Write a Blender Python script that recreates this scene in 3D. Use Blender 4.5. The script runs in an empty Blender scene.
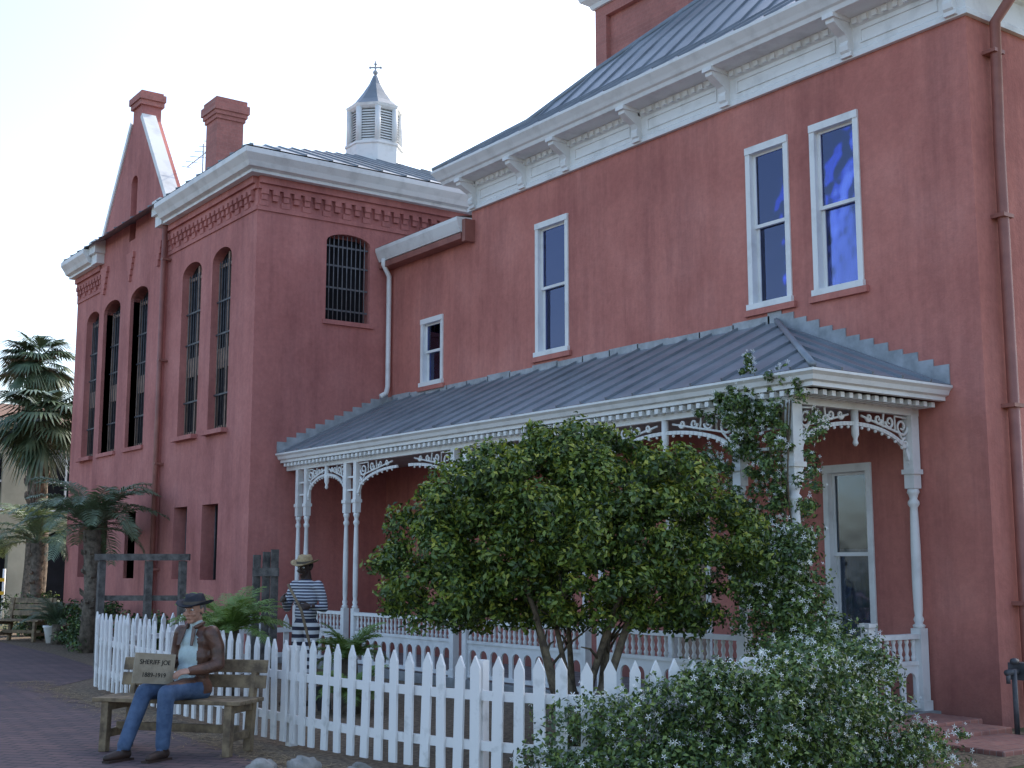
import bpy, math, random
import numpy as np
from mathutils import Vector, Matrix
random.seed(7); rng=np.random.default_rng(7)
scene=bpy.context.scene
V=Vector
pi=math.pi

# ------------------------------------------------------------------ mesh builder
class MB:
    def __init__(s): s.v=[]; s.f=[]; s.m=[]; s.sm=[]
    def add(s,vs,fs,mat=0,smooth=False):
        o=len(s.v); s.v+=[tuple(p) for p in vs]
        s.f+=[tuple(i+o for i in f) for f in fs]; s.m+=[mat]*len(fs); s.sm+=[smooth]*len(fs)
    def obox(s,c,a,b,d,mat=0):
        c=V(c);a=V(a);b=V(b);d=V(d)
        vs=[c+a*(1 if i&1 else -1)+b*(1 if i&2 else -1)+d*(1 if i&4 else -1) for i in range(8)]
        s.add(vs,[(0,2,3,1),(4,5,7,6),(0,1,5,4),(2,6,7,3),(0,4,6,2),(1,3,7,5)],mat)
    def box(s,x0,x1,y0,y1,z0,z1,mat=0):
        s.obox(((x0+x1)/2,(y0+y1)/2,(z0+z1)/2),((x1-x0)/2,0,0),(0,(y1-y0)/2,0),(0,0,(z1-z0)/2),mat)
    def beam(s,p0,p1,w,h,mat=0,up=(0,0,1)):
        p0=V(p0);p1=V(p1);d=(p1-p0);L=d.length;d.normalize();up=V(up)
        sd=d.cross(up)
        if sd.length<1e-4: sd=d.cross(V((0,1,0)))
        sd.normalize();u=sd.cross(d)
        s.obox((p0+p1)/2,d*L/2,sd*w/2,u*h/2,mat)
    def prism(s,pts,w,mat=0):
        n=len(pts);w=V(w);p=[V(q) for q in pts]
        vs=p+[q+w for q in p]
        fs=[tuple(range(n-1,-1,-1)),tuple(range(n,2*n))]+[(i,(i+1)%n,n+(i+1)%n,n+i) for i in range(n)]
        s.add(vs,fs,mat)
    def tube(s,pts,rads,n=8,mat=0,cap=True):
        pts=[V(p) for p in pts]
        if not hasattr(rads,'__len__'): rads=[rads]*len(pts)
        ref=None;vs=[]
        for i,p in enumerate(pts):
            d=(pts[min(i+1,len(pts)-1)]-pts[max(i-1,0)])
            if d.length<1e-7: d=V((0,0,1))
            d.normalize()
            if ref is None:
                ref=d.cross(V((0,0,1)))
                if ref.length<.05: ref=d.cross(V((0,1,0)))
            ref=(ref-d*ref.dot(d)); ref.normalize(); b=d.cross(ref)
            for k in range(n):
                a=2*pi*k/n; vs.append(p+(ref*math.cos(a)+b*math.sin(a))*rads[i])
        fs=[]
        for i in range(len(pts)-1):
            for k in range(n):
                fs.append((i*n+k,i*n+(k+1)%n,(i+1)*n+(k+1)%n,(i+1)*n+k))
        if cap:
            fs.append(tuple(range(n-1,-1,-1))); fs.append(tuple((len(pts)-1)*n+k for k in range(n)))
        s.add(vs,fs,mat,True)
    def ell(s,c,rx,ry=None,rz=None,mat=0,R=None,nu=12,nv=8):
        ry=rx if ry is None else ry; rz=rx if rz is None else rz
        c=V(c);vs=[];fs=[]
        vs.append(V((0,0,rz)))
        for j in range(1,nv):
            t=pi*j/nv
            for i in range(nu):
                a=2*pi*i/nu; vs.append(V((rx*math.sin(t)*math.cos(a),ry*math.sin(t)*math.sin(a),rz*math.cos(t))))
        vs.append(V((0,0,-rz)))
        for i in range(nu): fs.append((0,1+i,1+(i+1)%nu))
        for j in range(nv-2):
            for i in range(nu):
                a=1+j*nu; fs.append((a+i,a+nu+i,a+nu+(i+1)%nu,a+(i+1)%nu))
        l=len(vs)-1;a=1+(nv-2)*nu
        for i in range(nu): fs.append((a+i,l,a+(i+1)%nu))
        if R is not None: vs=[R@v for v in vs]
        s.add([v+c for v in vs],fs,mat,True)
    def lathe(s,cx,cy,prof,n=14,mat=0,smooth=True,rot=0,rscale=1):
        vs=[];fs=[]
        for (r,z) in prof:
            for k in range(n):
                a=2*pi*k/n+rot; vs.append((cx+r*rscale*math.cos(a),cy+r*rscale*math.sin(a),z))
        for j in range(len(prof)-1):
            for k in range(n): fs.append((j*n+k,j*n+(k+1)%n,(j+1)*n+(k+1)%n,(j+1)*n+k))
        fs.append(tuple(range(n-1,-1,-1))); fs.append(tuple((len(prof)-1)*n+k for k in range(n)))
        s.add(vs,fs,mat,smooth)
    def sweep(s,path,prof,mat=0):
        P=[V((p[0],p[1])) for p in path];n=len(P);mit=[]
        nr=[]
        for i in range(n-1):
            d=(P[i+1]-P[i]).normalized(); nr.append(V((d.y,-d.x)))
        for i in range(n):
            if i==0: mit.append(nr[0])
            elif i==n-1: mit.append(nr[-1])
            else: mit.append((nr[i-1]+nr[i])/(1+nr[i-1].dot(nr[i])))
        vs=[];m=len(prof)
        for i in range(n):
            for (o,z) in prof: q=P[i]+mit[i]*o; vs.append((q.x,q.y,z))
        fs=[]
        for i in range(n-1):
            for j in range(m): fs.append((i*m+j,i*m+(j+1)%m,(i+1)*m+(j+1)%m,(i+1)*m+j))
        fs.append(tuple(range(m-1,-1,-1))); fs.append(tuple((n-1)*m+k for k in range(m)))
        s.add(vs,fs,mat)
    def build(s,name,mats,parent=None,local=False,recalc=True):
        me=bpy.data.meshes.new(name); me.from_pydata(s.v,[],s.f)
        for m in mats: me.materials.append(m)
        me.polygons.foreach_set('material_index',s.m); me.polygons.foreach_set('use_smooth',s.sm)
        me.update()
        if recalc:
            import bmesh
            bm=bmesh.new(); bm.from_mesh(me); bmesh.ops.recalc_face_normals(bm,faces=bm.faces); bm.to_mesh(me); bm.free()
        ob=bpy.data.objects.new(name,me); scene.collection.objects.link(ob)
        if parent is not None:
            ob.parent=parent
            if not local: ob.matrix_parent_inverse=parent.matrix_basis.inverted()
        return ob

def empty(name,loc=(0,0,0),yaw=0):
    e=bpy.data.objects.new(name,None); e.location=loc; e.rotation_euler=(0,0,yaw); e.empty_display_size=.2
    scene.collection.objects.link(e); e.matrix_basis=Matrix.Translation(loc)@Matrix.Rotation(yaw,4,'Z'); return e

def evaluate(ob):
    dg=bpy.context.evaluated_depsgraph_get(); dg.update()
    me=bpy.data.meshes.new_from_object(ob.evaluated_get(dg)); ob.modifiers.clear(); ob.data=me
    return ob
def boolean_cut(ob,cutmb):
    cut=cutmb.build('cut_tmp',[])
    m=ob.modifiers.new('b','BOOLEAN'); m.object=cut; m.operation='DIFFERENCE'; m.solver='EXACT'
    evaluate(ob); bpy.data.objects.remove(cut)
    for p in ob.data.polygons: p.use_smooth=False

# ------------------------------------------------------------------ materials
def nt(name):
    m=bpy.data.materials.new(name); m.use_nodes=True; t=m.node_tree
    return m,t,t.nodes['Principled BSDF'],t.nodes['Material Output']
def L(t,a,b): t.links.new(a,b)
def noise(t,scale,detail=5,vec=None,rough=.6):
    n=t.nodes.new('ShaderNodeTexNoise'); n.inputs['Scale'].default_value=scale; n.inputs['Detail'].default_value=detail; n.inputs['Roughness'].default_value=rough
    if vec is not None: L(t,vec,n.inputs['Vector'])
    return n.outputs['Fac']
def ramp(t,fac,stops,interp='LINEAR'):
    r=t.nodes.new('ShaderNodeValToRGB'); r.color_ramp.interpolation=interp
    e=r.color_ramp.elements
    while len(e)<len(stops): e.new(.5)
    for i,(p,c) in enumerate(stops):
        e[i].position=p; e[i].color=(c[0],c[1],c[2],1) if hasattr(c,'__len__') else (c,c,c,1)
    L(t,fac,r.inputs['Fac']); return r.outputs['Color']
def mix(t,fac,a,b,mode='MIX'):
    n=t.nodes.new('ShaderNodeMix'); n.data_type='RGBA'; n.blend_type=mode
    for k,x in ((0,fac),(6,a),(7,b)):
        if hasattr(x,'links'): L(t,x,n.inputs[k])
        else: n.inputs[k].default_value=x if k==0 else (x[0],x[1],x[2],1)
    return n.outputs[2]
def bump(t,bs,h,strength,dist=.01):
    b=t.nodes.new('ShaderNodeBump'); b.inputs['Strength'].default_value=strength; b.inputs['Distance'].default_value=dist
    L(t,h,b.inputs['Height']); L(t,b.outputs['Normal'],bs.inputs['Normal'])
def ocoord(t,scale=None):
    c=t.nodes.new('ShaderNodeTexCoord').outputs['Object']
    if scale is not None:
        m=t.nodes.new('ShaderNodeMapping'); m.inputs['Scale'].default_value=scale; L(t,c,m.inputs['Vector']); c=m.outputs['Vector']
    return c
def pmat(name,c1,c2=None,rough=.8,scale=4,bmp=.2,bscale=60,metal=0,lo=.35,hi=.65,spec=.4,vs=None):
    m,t,b,o=nt(name); c=ocoord(t,vs)
    if c2 is None: c2=tuple(x*.75 for x in c1)
    f=noise(t,scale,4,c); L(t,ramp(t,f,[(lo,c2),(hi,c1)]),b.inputs['Base Color'])
    b.inputs['Roughness'].default_value=rough; b.inputs['Metallic'].default_value=metal
    b.inputs['Specular IOR Level'].default_value=spec
    if bmp: bump(t,b,noise(t,bscale,2,c),bmp)
    return m
def stucco(name,base,dark,light):
    m,t,b,o=nt(name); c=ocoord(t)
    f1=noise(t,.8,5,c,.68); f2=noise(t,2.0,5,ocoord(t,(1,1,.10)),.75); f3=noise(t,14,3,c)
    col=ramp(t,f1,[(.32,dark),(.5,base),(.68,light)])
    col=mix(t,.55,col,ramp(t,f2,[(.36,(.62,.60,.64)),(.56,(1,1,1))]),'MULTIPLY')
    col=mix(t,.55,col,ramp(t,f3,[(.3,(.82,.82,.82)),(.7,(1.08,1.07,1.06))]),'MULTIPLY')
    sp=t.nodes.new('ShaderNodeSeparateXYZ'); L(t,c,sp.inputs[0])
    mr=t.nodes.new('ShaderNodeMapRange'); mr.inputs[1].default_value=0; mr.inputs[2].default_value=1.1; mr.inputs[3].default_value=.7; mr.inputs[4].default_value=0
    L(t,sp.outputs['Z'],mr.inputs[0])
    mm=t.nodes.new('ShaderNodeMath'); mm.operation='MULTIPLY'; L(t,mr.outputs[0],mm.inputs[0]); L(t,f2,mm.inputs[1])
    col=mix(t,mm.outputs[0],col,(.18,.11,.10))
    L(t,col,b.inputs['Base Color']); b.inputs['Roughness'].default_value=.85; b.inputs['Specular IOR Level'].default_value=.25
    ad=t.nodes.new('ShaderNodeMath'); ad.operation='ADD'; L(t,noise(t,35,3,c),ad.inputs[0]); L(t,noise(t,4,2,c),ad.inputs[1])
    bump(t,b,ad.outputs[0],.45,.012)
    return m
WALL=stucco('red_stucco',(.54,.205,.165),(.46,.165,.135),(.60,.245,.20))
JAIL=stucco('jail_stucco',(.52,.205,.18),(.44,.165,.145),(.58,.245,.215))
def brickmat(name,c1,c2,mort,scale,vec_rot=None,bmp=.5,bw=.5,rh=.25,ms=.012):
    m,t,b,o=nt(name); c=t.nodes.new('ShaderNodeTexCoord').outputs['Object']
    mp=t.nodes.new('ShaderNodeMapping'); L(t,c,mp.inputs['Vector'])
    if vec_rot: mp.inputs['Rotation'].default_value=vec_rot
    br=t.nodes.new('ShaderNodeTexBrick'); L(t,mp.outputs[0],br.inputs['Vector'])
    br.inputs['Color1'].default_value=(*c1,1); br.inputs['Color2'].default_value=(*c2,1); br.inputs['Mortar'].default_value=(*mort,1)
    br.inputs['Scale'].default_value=scale; br.inputs['Mortar Size'].default_value=ms; br.inputs['Brick Width'].default_value=bw; br.inputs['Row Height'].default_value=rh
    col=mix(t,.6,br.outputs['Color'],ramp(t,noise(t,1.3,4,c),[(.3,(.6,.6,.6)),(.7,(1.2,1.15,1.1))]),'MULTIPLY')
    col=mix(t,.5,col,ramp(t,noise(t,25,3,c),[(.3,(.7,.7,.7)),(.7,(1.15,1.15,1.15))]),'MULTIPLY')
    L(t,col,b.inputs['Base Color']); b.inputs['Roughness'].default_value=.85
    bump(t,b,br.outputs['Fac'],-bmp,.01)
    return m
PAVER=brickmat('brick_paver',(.18,.105,.10),(.115,.075,.08),(.055,.045,.045),2.0,(0,0,math.radians(52)),.8,ms=.024)
CHIM=brickmat('chimney_brick',(.50,.20,.17),(.42,.17,.145),(.45,.22,.19),3.3,(pi/2,0,0),.5)
STEPB=brickmat('step_brick',(.40,.17,.13),(.28,.12,.10),(.32,.27,.24),4,None,.5)
WHITE=pmat('white_paint',(.80,.80,.78),(.62,.62,.60),.55,3,.15,40,lo=.25,hi=.5)
FENCEW=pmat('fence_white_paint',(.82,.81,.79),(.5,.5,.47),.6,5,.2,60,lo=.22,hi=.42)
ROOF=pmat('metal_roof',(.29,.32,.35),(.18,.205,.23),.45,1.6,.12,12,metal=.25,lo=.3,hi=.7,spec=.5)
LEAD=pmat('lead_flashing',(.42,.44,.46),(.28,.30,.31),.6,6,.2,20)
BROWNP=pmat('brown_pipe',(.34,.14,.11),(.26,.105,.085),.5,4,.1)
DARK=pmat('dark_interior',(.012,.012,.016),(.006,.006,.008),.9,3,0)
IRON=pmat('iron_bar',(.10,.10,.11),(.05,.05,.055),.5,9,.1)
TAN=pmat('tan_sash',(.36,.25,.19),(.25,.17,.13),.7,8,.1)
WOOD=pmat('weathered_wood',(.30,.22,.13),(.12,.085,.055),.8,9,.5,50,vs=(1,1,1))
GWOOD=pmat('grey_timber',(.17,.155,.14),(.07,.065,.06),.9,10,.5,50)
BARK=pmat('bark',(.22,.17,.11),(.08,.06,.045),.9,14,.9,45)
PALMB=pmat('palm_bark',(.22,.18,.14),(.08,.065,.05),.95,11,1,30)
MULCH=pmat('mulch',(.26,.19,.12),(.08,.055,.04),.95,22,1,50)
GRASS=pmat('grass',(.08,.10,.035),(.10,.08,.045),.95,2,1,70)
ROCK=pmat('rock',(.36,.34,.31),(.2,.19,.17),.9,7,.7,25)
CURT=pmat('blue_curtain',(.30,.33,.68),(.19,.21,.50),.9,2,.1,vs=(1,1,.2))
CURTW=pmat('pale_curtain',(.30,.33,.42),(.18,.20,.27),.9,2,.1,vs=(1,1,.2))
CREAM=pmat('cream_stucco',(.55,.49,.36),(.42,.37,.27),.9,1.2,.3,30)
TILE=pmat('tile_roof',(.22,.12,.08),(.12,.07,.05),.9,6,.5,20)
SOFF=pmat('porch_ceiling',(.45,.45,.43),(.33,.33,.32),.8,3,.1)
def glassmat(name,refl,tint,gc):
    m,t,b,o=nt(name); t.nodes.remove(b)
    tr=t.nodes.new('ShaderNodeBsdfTransparent'); tr.inputs[0].default_value=(*tint,1)
    gl=t.nodes.new('ShaderNodeBsdfGlossy'); gl.inputs['Roughness'].default_value=.03; gl.inputs['Color'].default_value=(*gc,1)
    fr=t.nodes.new('ShaderNodeFresnel'); fr.inputs[0].default_value=1.5
    ad=t.nodes.new('ShaderNodeMath'); ad.operation='ADD'; ad.inputs[1].default_value=refl; L(t,fr.outputs[0],ad.inputs[0])
    nb=t.nodes.new('ShaderNodeBump'); nb.inputs['Strength'].default_value=.12; nb.inputs['Distance'].default_value=.03; L(t,noise(t,1.8,2,ocoord(t)),nb.inputs['Height']); L(t,nb.outputs[0],gl.inputs['Normal'])
    mx=t.nodes.new('ShaderNodeMixShader'); L(t,ad.outputs[0],mx.inputs[0]); L(t,tr.outputs[0],mx.inputs[1]); L(t,gl.outputs[0],mx.inputs[2]); L(t,mx.outputs[0],o.inputs[0])
    return m
GLASS=glassmat('window_glass',.09,(.66,.70,.90),(.52,.58,.92))
GLASSD=glassmat('clear_glass',.03,(.7,.75,.8),(.6,.65,.75))
def leafmat(name,c1,c2,rough=.45,trans=0,scale=3):
    m,t,b,o=nt(name); c=ocoord(t)
    col=ramp(t,noise(t,scale,1,c),[(.35,c2),(.65,c1)])
    L(t,col,b.inputs['Base Color']); b.inputs['Roughness'].default_value=rough
    if trans:
        tl=t.nodes.new('ShaderNodeBsdfTranslucent'); L(t,mix(t,.5,col,(.30,.38,.05)),tl.inputs[0])
        mx=t.nodes.new('ShaderNodeMixShader'); mx.inputs[0].default_value=trans
        L(t,b.outputs[0],mx.inputs[1]); L(t,tl.outputs[0],mx.inputs[2]); L(t,mx.outputs[0],o.inputs[0])
    return m
LF=[leafmat('leaf_dark',(.05,.09,.022),(.028,.055,.014)),leafmat('leaf_mid',(.10,.165,.03),(.065,.115,.022)),leafmat('leaf_light',(.23,.30,.045),(.15,.21,.03),.38,.2),leafmat('leaf_yellow',(.50,.50,.08),(.34,.37,.06),.38,.3)]
JF=[leafmat('jasmine_dark',(.055,.10,.03),(.032,.065,.022)),leafmat('jasmine_mid',(.12,.19,.05),(.07,.125,.035)),leafmat('jasmine_light',(.24,.33,.08),(.16,.23,.055),.4,.2)]
FLOWER=pmat('white_flower',(.88,.88,.84),(.78,.78,.72),.6,5,0)
PALML=leafmat('palm_leaf',(.13,.18,.10),(.07,.11,.06),.45)
DATEL=leafmat('date_palm_leaf',(.19,.25,.16),(.12,.17,.10),.45,.15)
FERN=leafmat('bright_frond',(.19,.30,.07),(.11,.19,.04),.5,.2)

# ------------------------------------------------------------------ window helper (walls facing -X at plane xw)
def house_window(par,xw,y0,y1,z0,z1,curt,gm=None,full=True):
    mb=MB(); c=.075; d=.02; gm=gm or GLASS
    mb.box(xw-d,xw+.10,y0,y0+c,z0,z1,0); mb.box(xw-d,xw+.10,y1-c,y1,z0,z1,0)
    mb.box(xw-d-.012,xw+.10,y0+.002,y1-.002,z1-c*1.15,z1+.003,0)
    mb.box(xw-.05,xw+.10,y0-.015,y1+.015,z0-.035,z0+.035,0)
    zm=(z0+z1)/2; a0=y0+c;a1=y1-c;s=.042
    for (b0,b1,x) in ((zm-.02,z1-c,xw+.045),(z0+.035,zm+.025,xw+.085)):
        mb.box(x,x+.035,a0,a0+s,b0,b1); mb.box(x,x+.035,a1-s,a1,b0,b1)
        mb.box(x+.002,x+.033,a0+s,a1-s,b0,b0+s); mb.box(x+.002,x+.033,a0+s,a1-s,b1-s,b1)
        mb.box(x+.014,x+.02,a0+s,a1-s,b0+s,b1-s,1)
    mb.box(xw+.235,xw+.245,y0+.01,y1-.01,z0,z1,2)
    n=40
    def panel(za,zb,xx,amp):
        vs=[];fs=[]
        for i in range(n+1):
            y=a0+(a1-a0)*i/n; off=amp*(.02*math.sin(i*.95+y0)+.014*math.sin(i*2.1+1))
            vs+=[(xx+off,y,za),(xx+off*.6,y,zb)]
        for i in range(n): fs.append((2*i,2*i+2,2*i+3,2*i+1))
        mb.add(vs,fs,3,True)
    panel(z0+.02,zm+.06,xw+.155,1.0)
    if full: panel(zm-.05,z1-.05,xw+.19,.35)
    mb.box(xw-.05,xw-.003,y0-.06,y1+.06,z0-.11,z0-.037,4)
    mb.build('window',[WHITE,gm,DARK,curt,WALL],par)

def seam_roof(mb,pts,sp=.45,mat=0,hh=.03,ww=.028):
    P=[V(p) for p in pts]; u=(P[1]-P[0]).normalized(); n=(P[1]-P[0]).cross(P[2]-P[1]).normalized()
    if n.z<0: n=-n
    v=n.cross(u)
    mb.add([p for p in P],[tuple(range(len(P)))],mat)
    U=[p.dot(u) for p in P]; Vv=[p.dot(v) for p in P]; N=P[0].dot(n)
    k=math.ceil((min(U)+.02)/sp)
    while k*sp<max(U)-.02:
        uu=k*sp; hits=[]
        for i in range(len(P)):
            a,b=U[i],U[(i+1)%len(P)]
            if (a-uu)*(b-uu)<0: w=(uu-a)/(b-a); hits.append(Vv[i]+(Vv[(i+1)%len(P)]-Vv[i])*w)
        if len(hits)>=2:
            q0=u*uu+v*min(hits)+n*N; q1=u*uu+v*max(hits)+n*N
            if (q1-q0).length>.05:
                mb.obox((q0+q1)/2+n*hh/2,(q1-q0)/2,u*ww/2,n*hh/2,mat)
        k+=1

# ================================================================== SHERIFF HOUSE
XW=11.4
H=empty('red_stucco_house',(11.4,7.62,0))
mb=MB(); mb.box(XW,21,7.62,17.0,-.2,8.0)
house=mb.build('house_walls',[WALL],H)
wins=[(14.43,15.24,4.74,6.77),(10.13,10.83,4.74,6.77),(9.07,9.79,4.74,6.77)]
pw=[(9.08,9.76,.72,2.72),(11.6,12.4,.12,2.6),(14.4,15.15,.72,2.72)]
cut=MB()
for (a,b,c,d) in wins+pw: cut.box(XW-.3,XW+.25,a,b,c,d)
boolean_cut(house,cut)
for w in wins: house_window(H,XW,*w,CURT)
house_window(H,XW,*pw[0],CURTW,GLASSD,False); house_window(H,XW,*pw[2],CURTW,GLASSD,False)
mb=MB(); a,b,c,d=pw[1]
mb.box(XW-.02,XW+.1,a,a+.08,c,d); mb.box(XW-.02,XW+.1,b-.08,b,c,d); mb.box(XW-.025,XW+.1,a+.08,b-.08,d-.09,d)
mb.box(XW+.1,XW+.14,a+.08,b-.08,c,d-.09,1)
for k in range(2):
    mb.box(XW+.085,XW+.1,a+.12+k*.29,a+.36+k*.29,.3,1.1,1); mb.box(XW+.085,XW+.1,a+.12+k*.29,a+.36+k*.29,1.3,2.3,1)
mb.build('porch_door',[WHITE,TAN],H)
mb=MB(); mb.box(XW+.004,15,17.0,19.7,-.2,7.05); lk=mb.build('link_walls',[WALL],H)
cut=MB(); cut.box(XW-.3,XW+.25,17.85,18.56,4.66,5.8); boolean_cut(lk,cut)
house_window(H,XW+.004,17.85,18.56,4.66,5.8,CURTW,GLASS,False)
mb=MB()
mb.sweep([(XW,19.68),(XW,17.0)],[(0,7.0),(.22,7.02),(.25,7.08),(.30,7.2),(.30,7.26),(0,7.28)],0)
mb.box(XW-.20,XW+.002,16.9,16.99,6.85,7.22,1); mb.box(XW-.22,XW-.005,17.0,19.68,6.90,7.0,1)
mb.add([(XW-.3,19.7,7.265),(XW-.3,17.01,7.265),(15,17.01,8.1),(15,19.7,8.1)],[(0,1,2,3)],2)
mb.tube([(XW-.23,19.5,7.05),(XW-.23,19.5,6.95),(XW-.08,19.55,6.75),(XW-.08,19.55,4.75),(XW-.14,19.5,4.62),(XW-.25,19.5,4.55)],.045,10,0)
mb.build('link_gutter',[WHITE,BROWNP,ROOF],H)
cp=[(21,17.0),(XW,17.0),(XW,7.62),(21,7.62)]
mb=MB()
mb.sweep(cp,[(0,7.38),(.055,7.38),(.055,7.44),(.03,7.47),(.03,7.74),(.06,7.76),(.09,7.84),(.36,7.86),(.38,7.91),(.41,7.93),(.44,7.98),(.50,8.06),(.50,8.10),(0,8.12)],0)
def console(y):
    x=XW-.03
    prof=[(0,7.44),(.05,7.43),(.09,7.47),(.10,7.53),(.08,7.58),(.12,7.64),(.24,7.70),(.32,7.75),(.33,7.858),(0,7.858)]
    mb.prism([(x-o,y-.06,z) for o,z in prof],(0,.12,0),0)
    mb.prism([(x-o*.9-.012,y-.075,z) for o,z in [(0,7.40),(.06,7.40),(.06,7.46),(0,7.46)]],(0,.15,0),0)
    mb.box(x-.36,x,y-.08,y+.08,7.80,7.856,0)
for y in (7.75,9.14,11.1,12.8,14.4,15.5,16.88): console(y)
y=7.7
while y<16.95:
    mb.box(XW-.10,XW-.055,y,y+.07,7.76,7.83,0); y+=.14
for (a,b) in ((7.95,8.95),(9.35,10.9),(11.3,12.6),(13.0,14.2),(14.6,15.3),(15.7,16.7)):
    mb.box(XW-.045,XW-.029,a,b,7.53,7.55); mb.box(XW-.045,XW-.029,a,b,7.68,7.70)
    mb.box(XW-.045,XW-.029,a-.02,a,7.53,7.70); mb.box(XW-.045,XW-.029,b,b+.02,7.53,7.70)
mb.build('cornice',[WHITE],H)
mb=MB(); lv=[(0,8.1),(1.14,8.87),(1.97,9.7),(5.1,12.55)]; X0,X1,Y0,Y1=10.92,21.5,7.14,17.48
for (k0,z0),(k1,z1) in zip(lv[:-1],lv[1:]):
    seam_roof(mb,[(X0+k0,Y1-k0,z0),(X0+k0,Y0+k0,z0),(X0+k1,Y0+k1,z1),(X0+k1,Y1-k1,z1)],.5)
    seam_roof(mb,[(X1-k0,Y1-k0,z0),(X0+k0,Y1-k0,z0),(X0+k1,Y1-k1,z1),(X1-k1,Y1-k1,z1)],.5)
    seam_roof(mb,[(X0+k0,Y0+k0,z0),(X1-k0,Y0+k0,z0),(X1-k1,Y0+k1,z1),(X0+k1,Y0+k1,z1)],.5)
    seam_roof(mb,[(X1-k0,Y0+k0,z0),(X1-k0,Y1-k0,z0),(X1-k1,Y1-k1,z1),(X1-k1,Y0+k1,z1)],.5)
k,z=lv[-1]; mb.add([(X0+k,Y0+k,z),(X1-k,Y0+k,z),(X1-k,Y1-k,z),(X0+k,Y1-k,z)],[(0,1,2,3)])
mb.tube([(X0+k,Y1-k,z+.02) for k,z in lv],.045,8); mb.tube([(X0+k,Y0+k,z+.02) for k,z in lv],.045,8)
mb.build('hip_roof',[ROOF],H)
mb=MB(); mb.box(14,16.2,14.5,16.9,8.2,11.7)
tw=mb.build('roof_tower',[CHIM],H); cut=MB(); cut.box(13.5,14.1,14.8,16.6,10.2,11.35); cut.box(14.3,15.9,14.0,14.6,10.2,11.35); boolean_cut(tw,cut)
mb=MB()
pth=[(16.2,16.9),(14,16.9),(14,14.5),(16.2,14.5),(16.2,16.9)]
mb.sweep(pth,[(-.05,11.55),(.05,11.55),(.08,11.62),(.2,11.7),(.24,11.82),(.24,11.88),(-.05,11.9)],0)
mb.box(14.0,16.2,14.5,16.9,11.7,11.95,0)
mb.build('tower_cap',[WHITE],H)
mb=MB(); mb.tube([(11.75,7.25,7.85),(11.75,7.25,7.6),(11.75,7.5,7.35),(11.75,7.53,6),(11.75,7.53,.15),(11.72,7.4,.06)],.06,10)
for z in (1.2,3.2,5.2,7.0): mb.box(11.66,11.84,7.46,7.618,z,z+.04)
mb.build('downspout',[BROWNP],H)

# ------------------------------------------------------------------ PORCH
EX,EY=9.25,8.0
mb=MB()
seam_roof(mb,[(EX,19.69,3.46),(EX,EY,3.46),(XW,10.4,4.5),(XW,19.69,4.5)],.46)
seam_roof(mb,[(EX,EY,3.46),(XW,EY,3.46),(XW,10.4,4.5)],.46)
mb.tube([(EX,EY,3.48),(XW,10.4,4.52)],.035,8)
mb.build('porch_roof',[ROOF],H)
mb=MB()
n=13
for i in range(n):
    y=8.02+(10.5-8.02)*i/n; z=3.46+1.04*(y-8)/2.4+.04; w=(10.5-8.02)/n
    mb.box(XW-.014-.002*(i%2),XW-.001,y,y+w+.03,z-.06,z+.18+random.uniform(-.02,.02),0)
y=10.5
while y<19.6:
    mb.box(XW-.012-.002*(int(y*3)%2),XW-.001,y,min(y+.62,19.68),4.47,4.58+random.uniform(-.015,.015)); y+=.6
n=12
for i in range(n):
    x=EX+.02+(XW-EX)*i/n; z=3.47+1.04*(x-EX)/2.15+.03; w=(XW-EX)/n
    mb.box(x,x+w+.03,19.68-.002*(i%2),19.699,z-.06,z+.15)
mb.build('stepped_flashing',[LEAD],H)
mb=MB()
mb.sweep([(9.37,19.69),(9.37,8.12),(XW-.002,8.12)],[(-.04,3.30),(.03,3.30),(.03,3.34),(.07,3.355),(.09,3.40),(.125,3.43),(.125,3.455),(-.04,3.455)],0)
mb.sweep([(9.5,19.69),(9.5,8.47),(XW-.002,8.47)],[(-.04,3.17),(.04,3.17),(.04,3.285),(-.04,3.285)],0)
y=8.2
while y<19.6: mb.box(9.345,9.455,y,y+.055,3.235,3.286,0); y+=.13
x=9.45
while x<11.35: mb.box(x,x+.055,8.17,8.42,3.235,3.286,0); x+=.13
mb.box(9.41,XW-.01,8.3,19.68,3.287,3.30,1)
def post(x,y,s=1):
    h=.055*s
    mb.box(x-h,x+h,y-h,y+h,.12,.95); mb.box(x-h*1.25,x+h*1.25,y-h*1.25,y+h*1.25,.12,.22)
    mb.lathe(x,y,[(.05,.95),(.06,.98),(.035,1.0),(.05,1.04),(.035,1.08),(.042,1.14),(.047,1.4),(.046,1.8),(.038,2.15),(.036,2.2),(.055,2.23),(.055,2.26),(.035,2.29),(.045,2.33),(.06,2.36),(.05,2.40)],14,0,True,0,s)
    mb.box(x-h,x+h,y-h,y+h,2.40,3.17); mb.box(x-h*1.3,x+h*1.3,y-h*1.3,y+h*1.3,2.55,2.60)
PY=[19.28,18.98,17.62,17.3,14.55,14.25,11.75,11.45]
for y in PY: post(9.5,y,.85)
post(9.5,8.5,1.25); post(9.5,9.22,1.0); post(11.3,8.47,1.1)
def scroll(u,o,cx,cz,R,turns,ph,sgn):
    pts=[]
    for i in range(22):
        t=i/21; r=R*(1-.78*t); a=ph+sgn*turns*2*pi*t
        pts.append(o+u*(cx+r*math.cos(a))+V((0,0,cz+r*math.sin(a))))
    mb.tube(pts,[.017*(1-.4*i/21) for i in range(22)],6,0)
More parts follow.
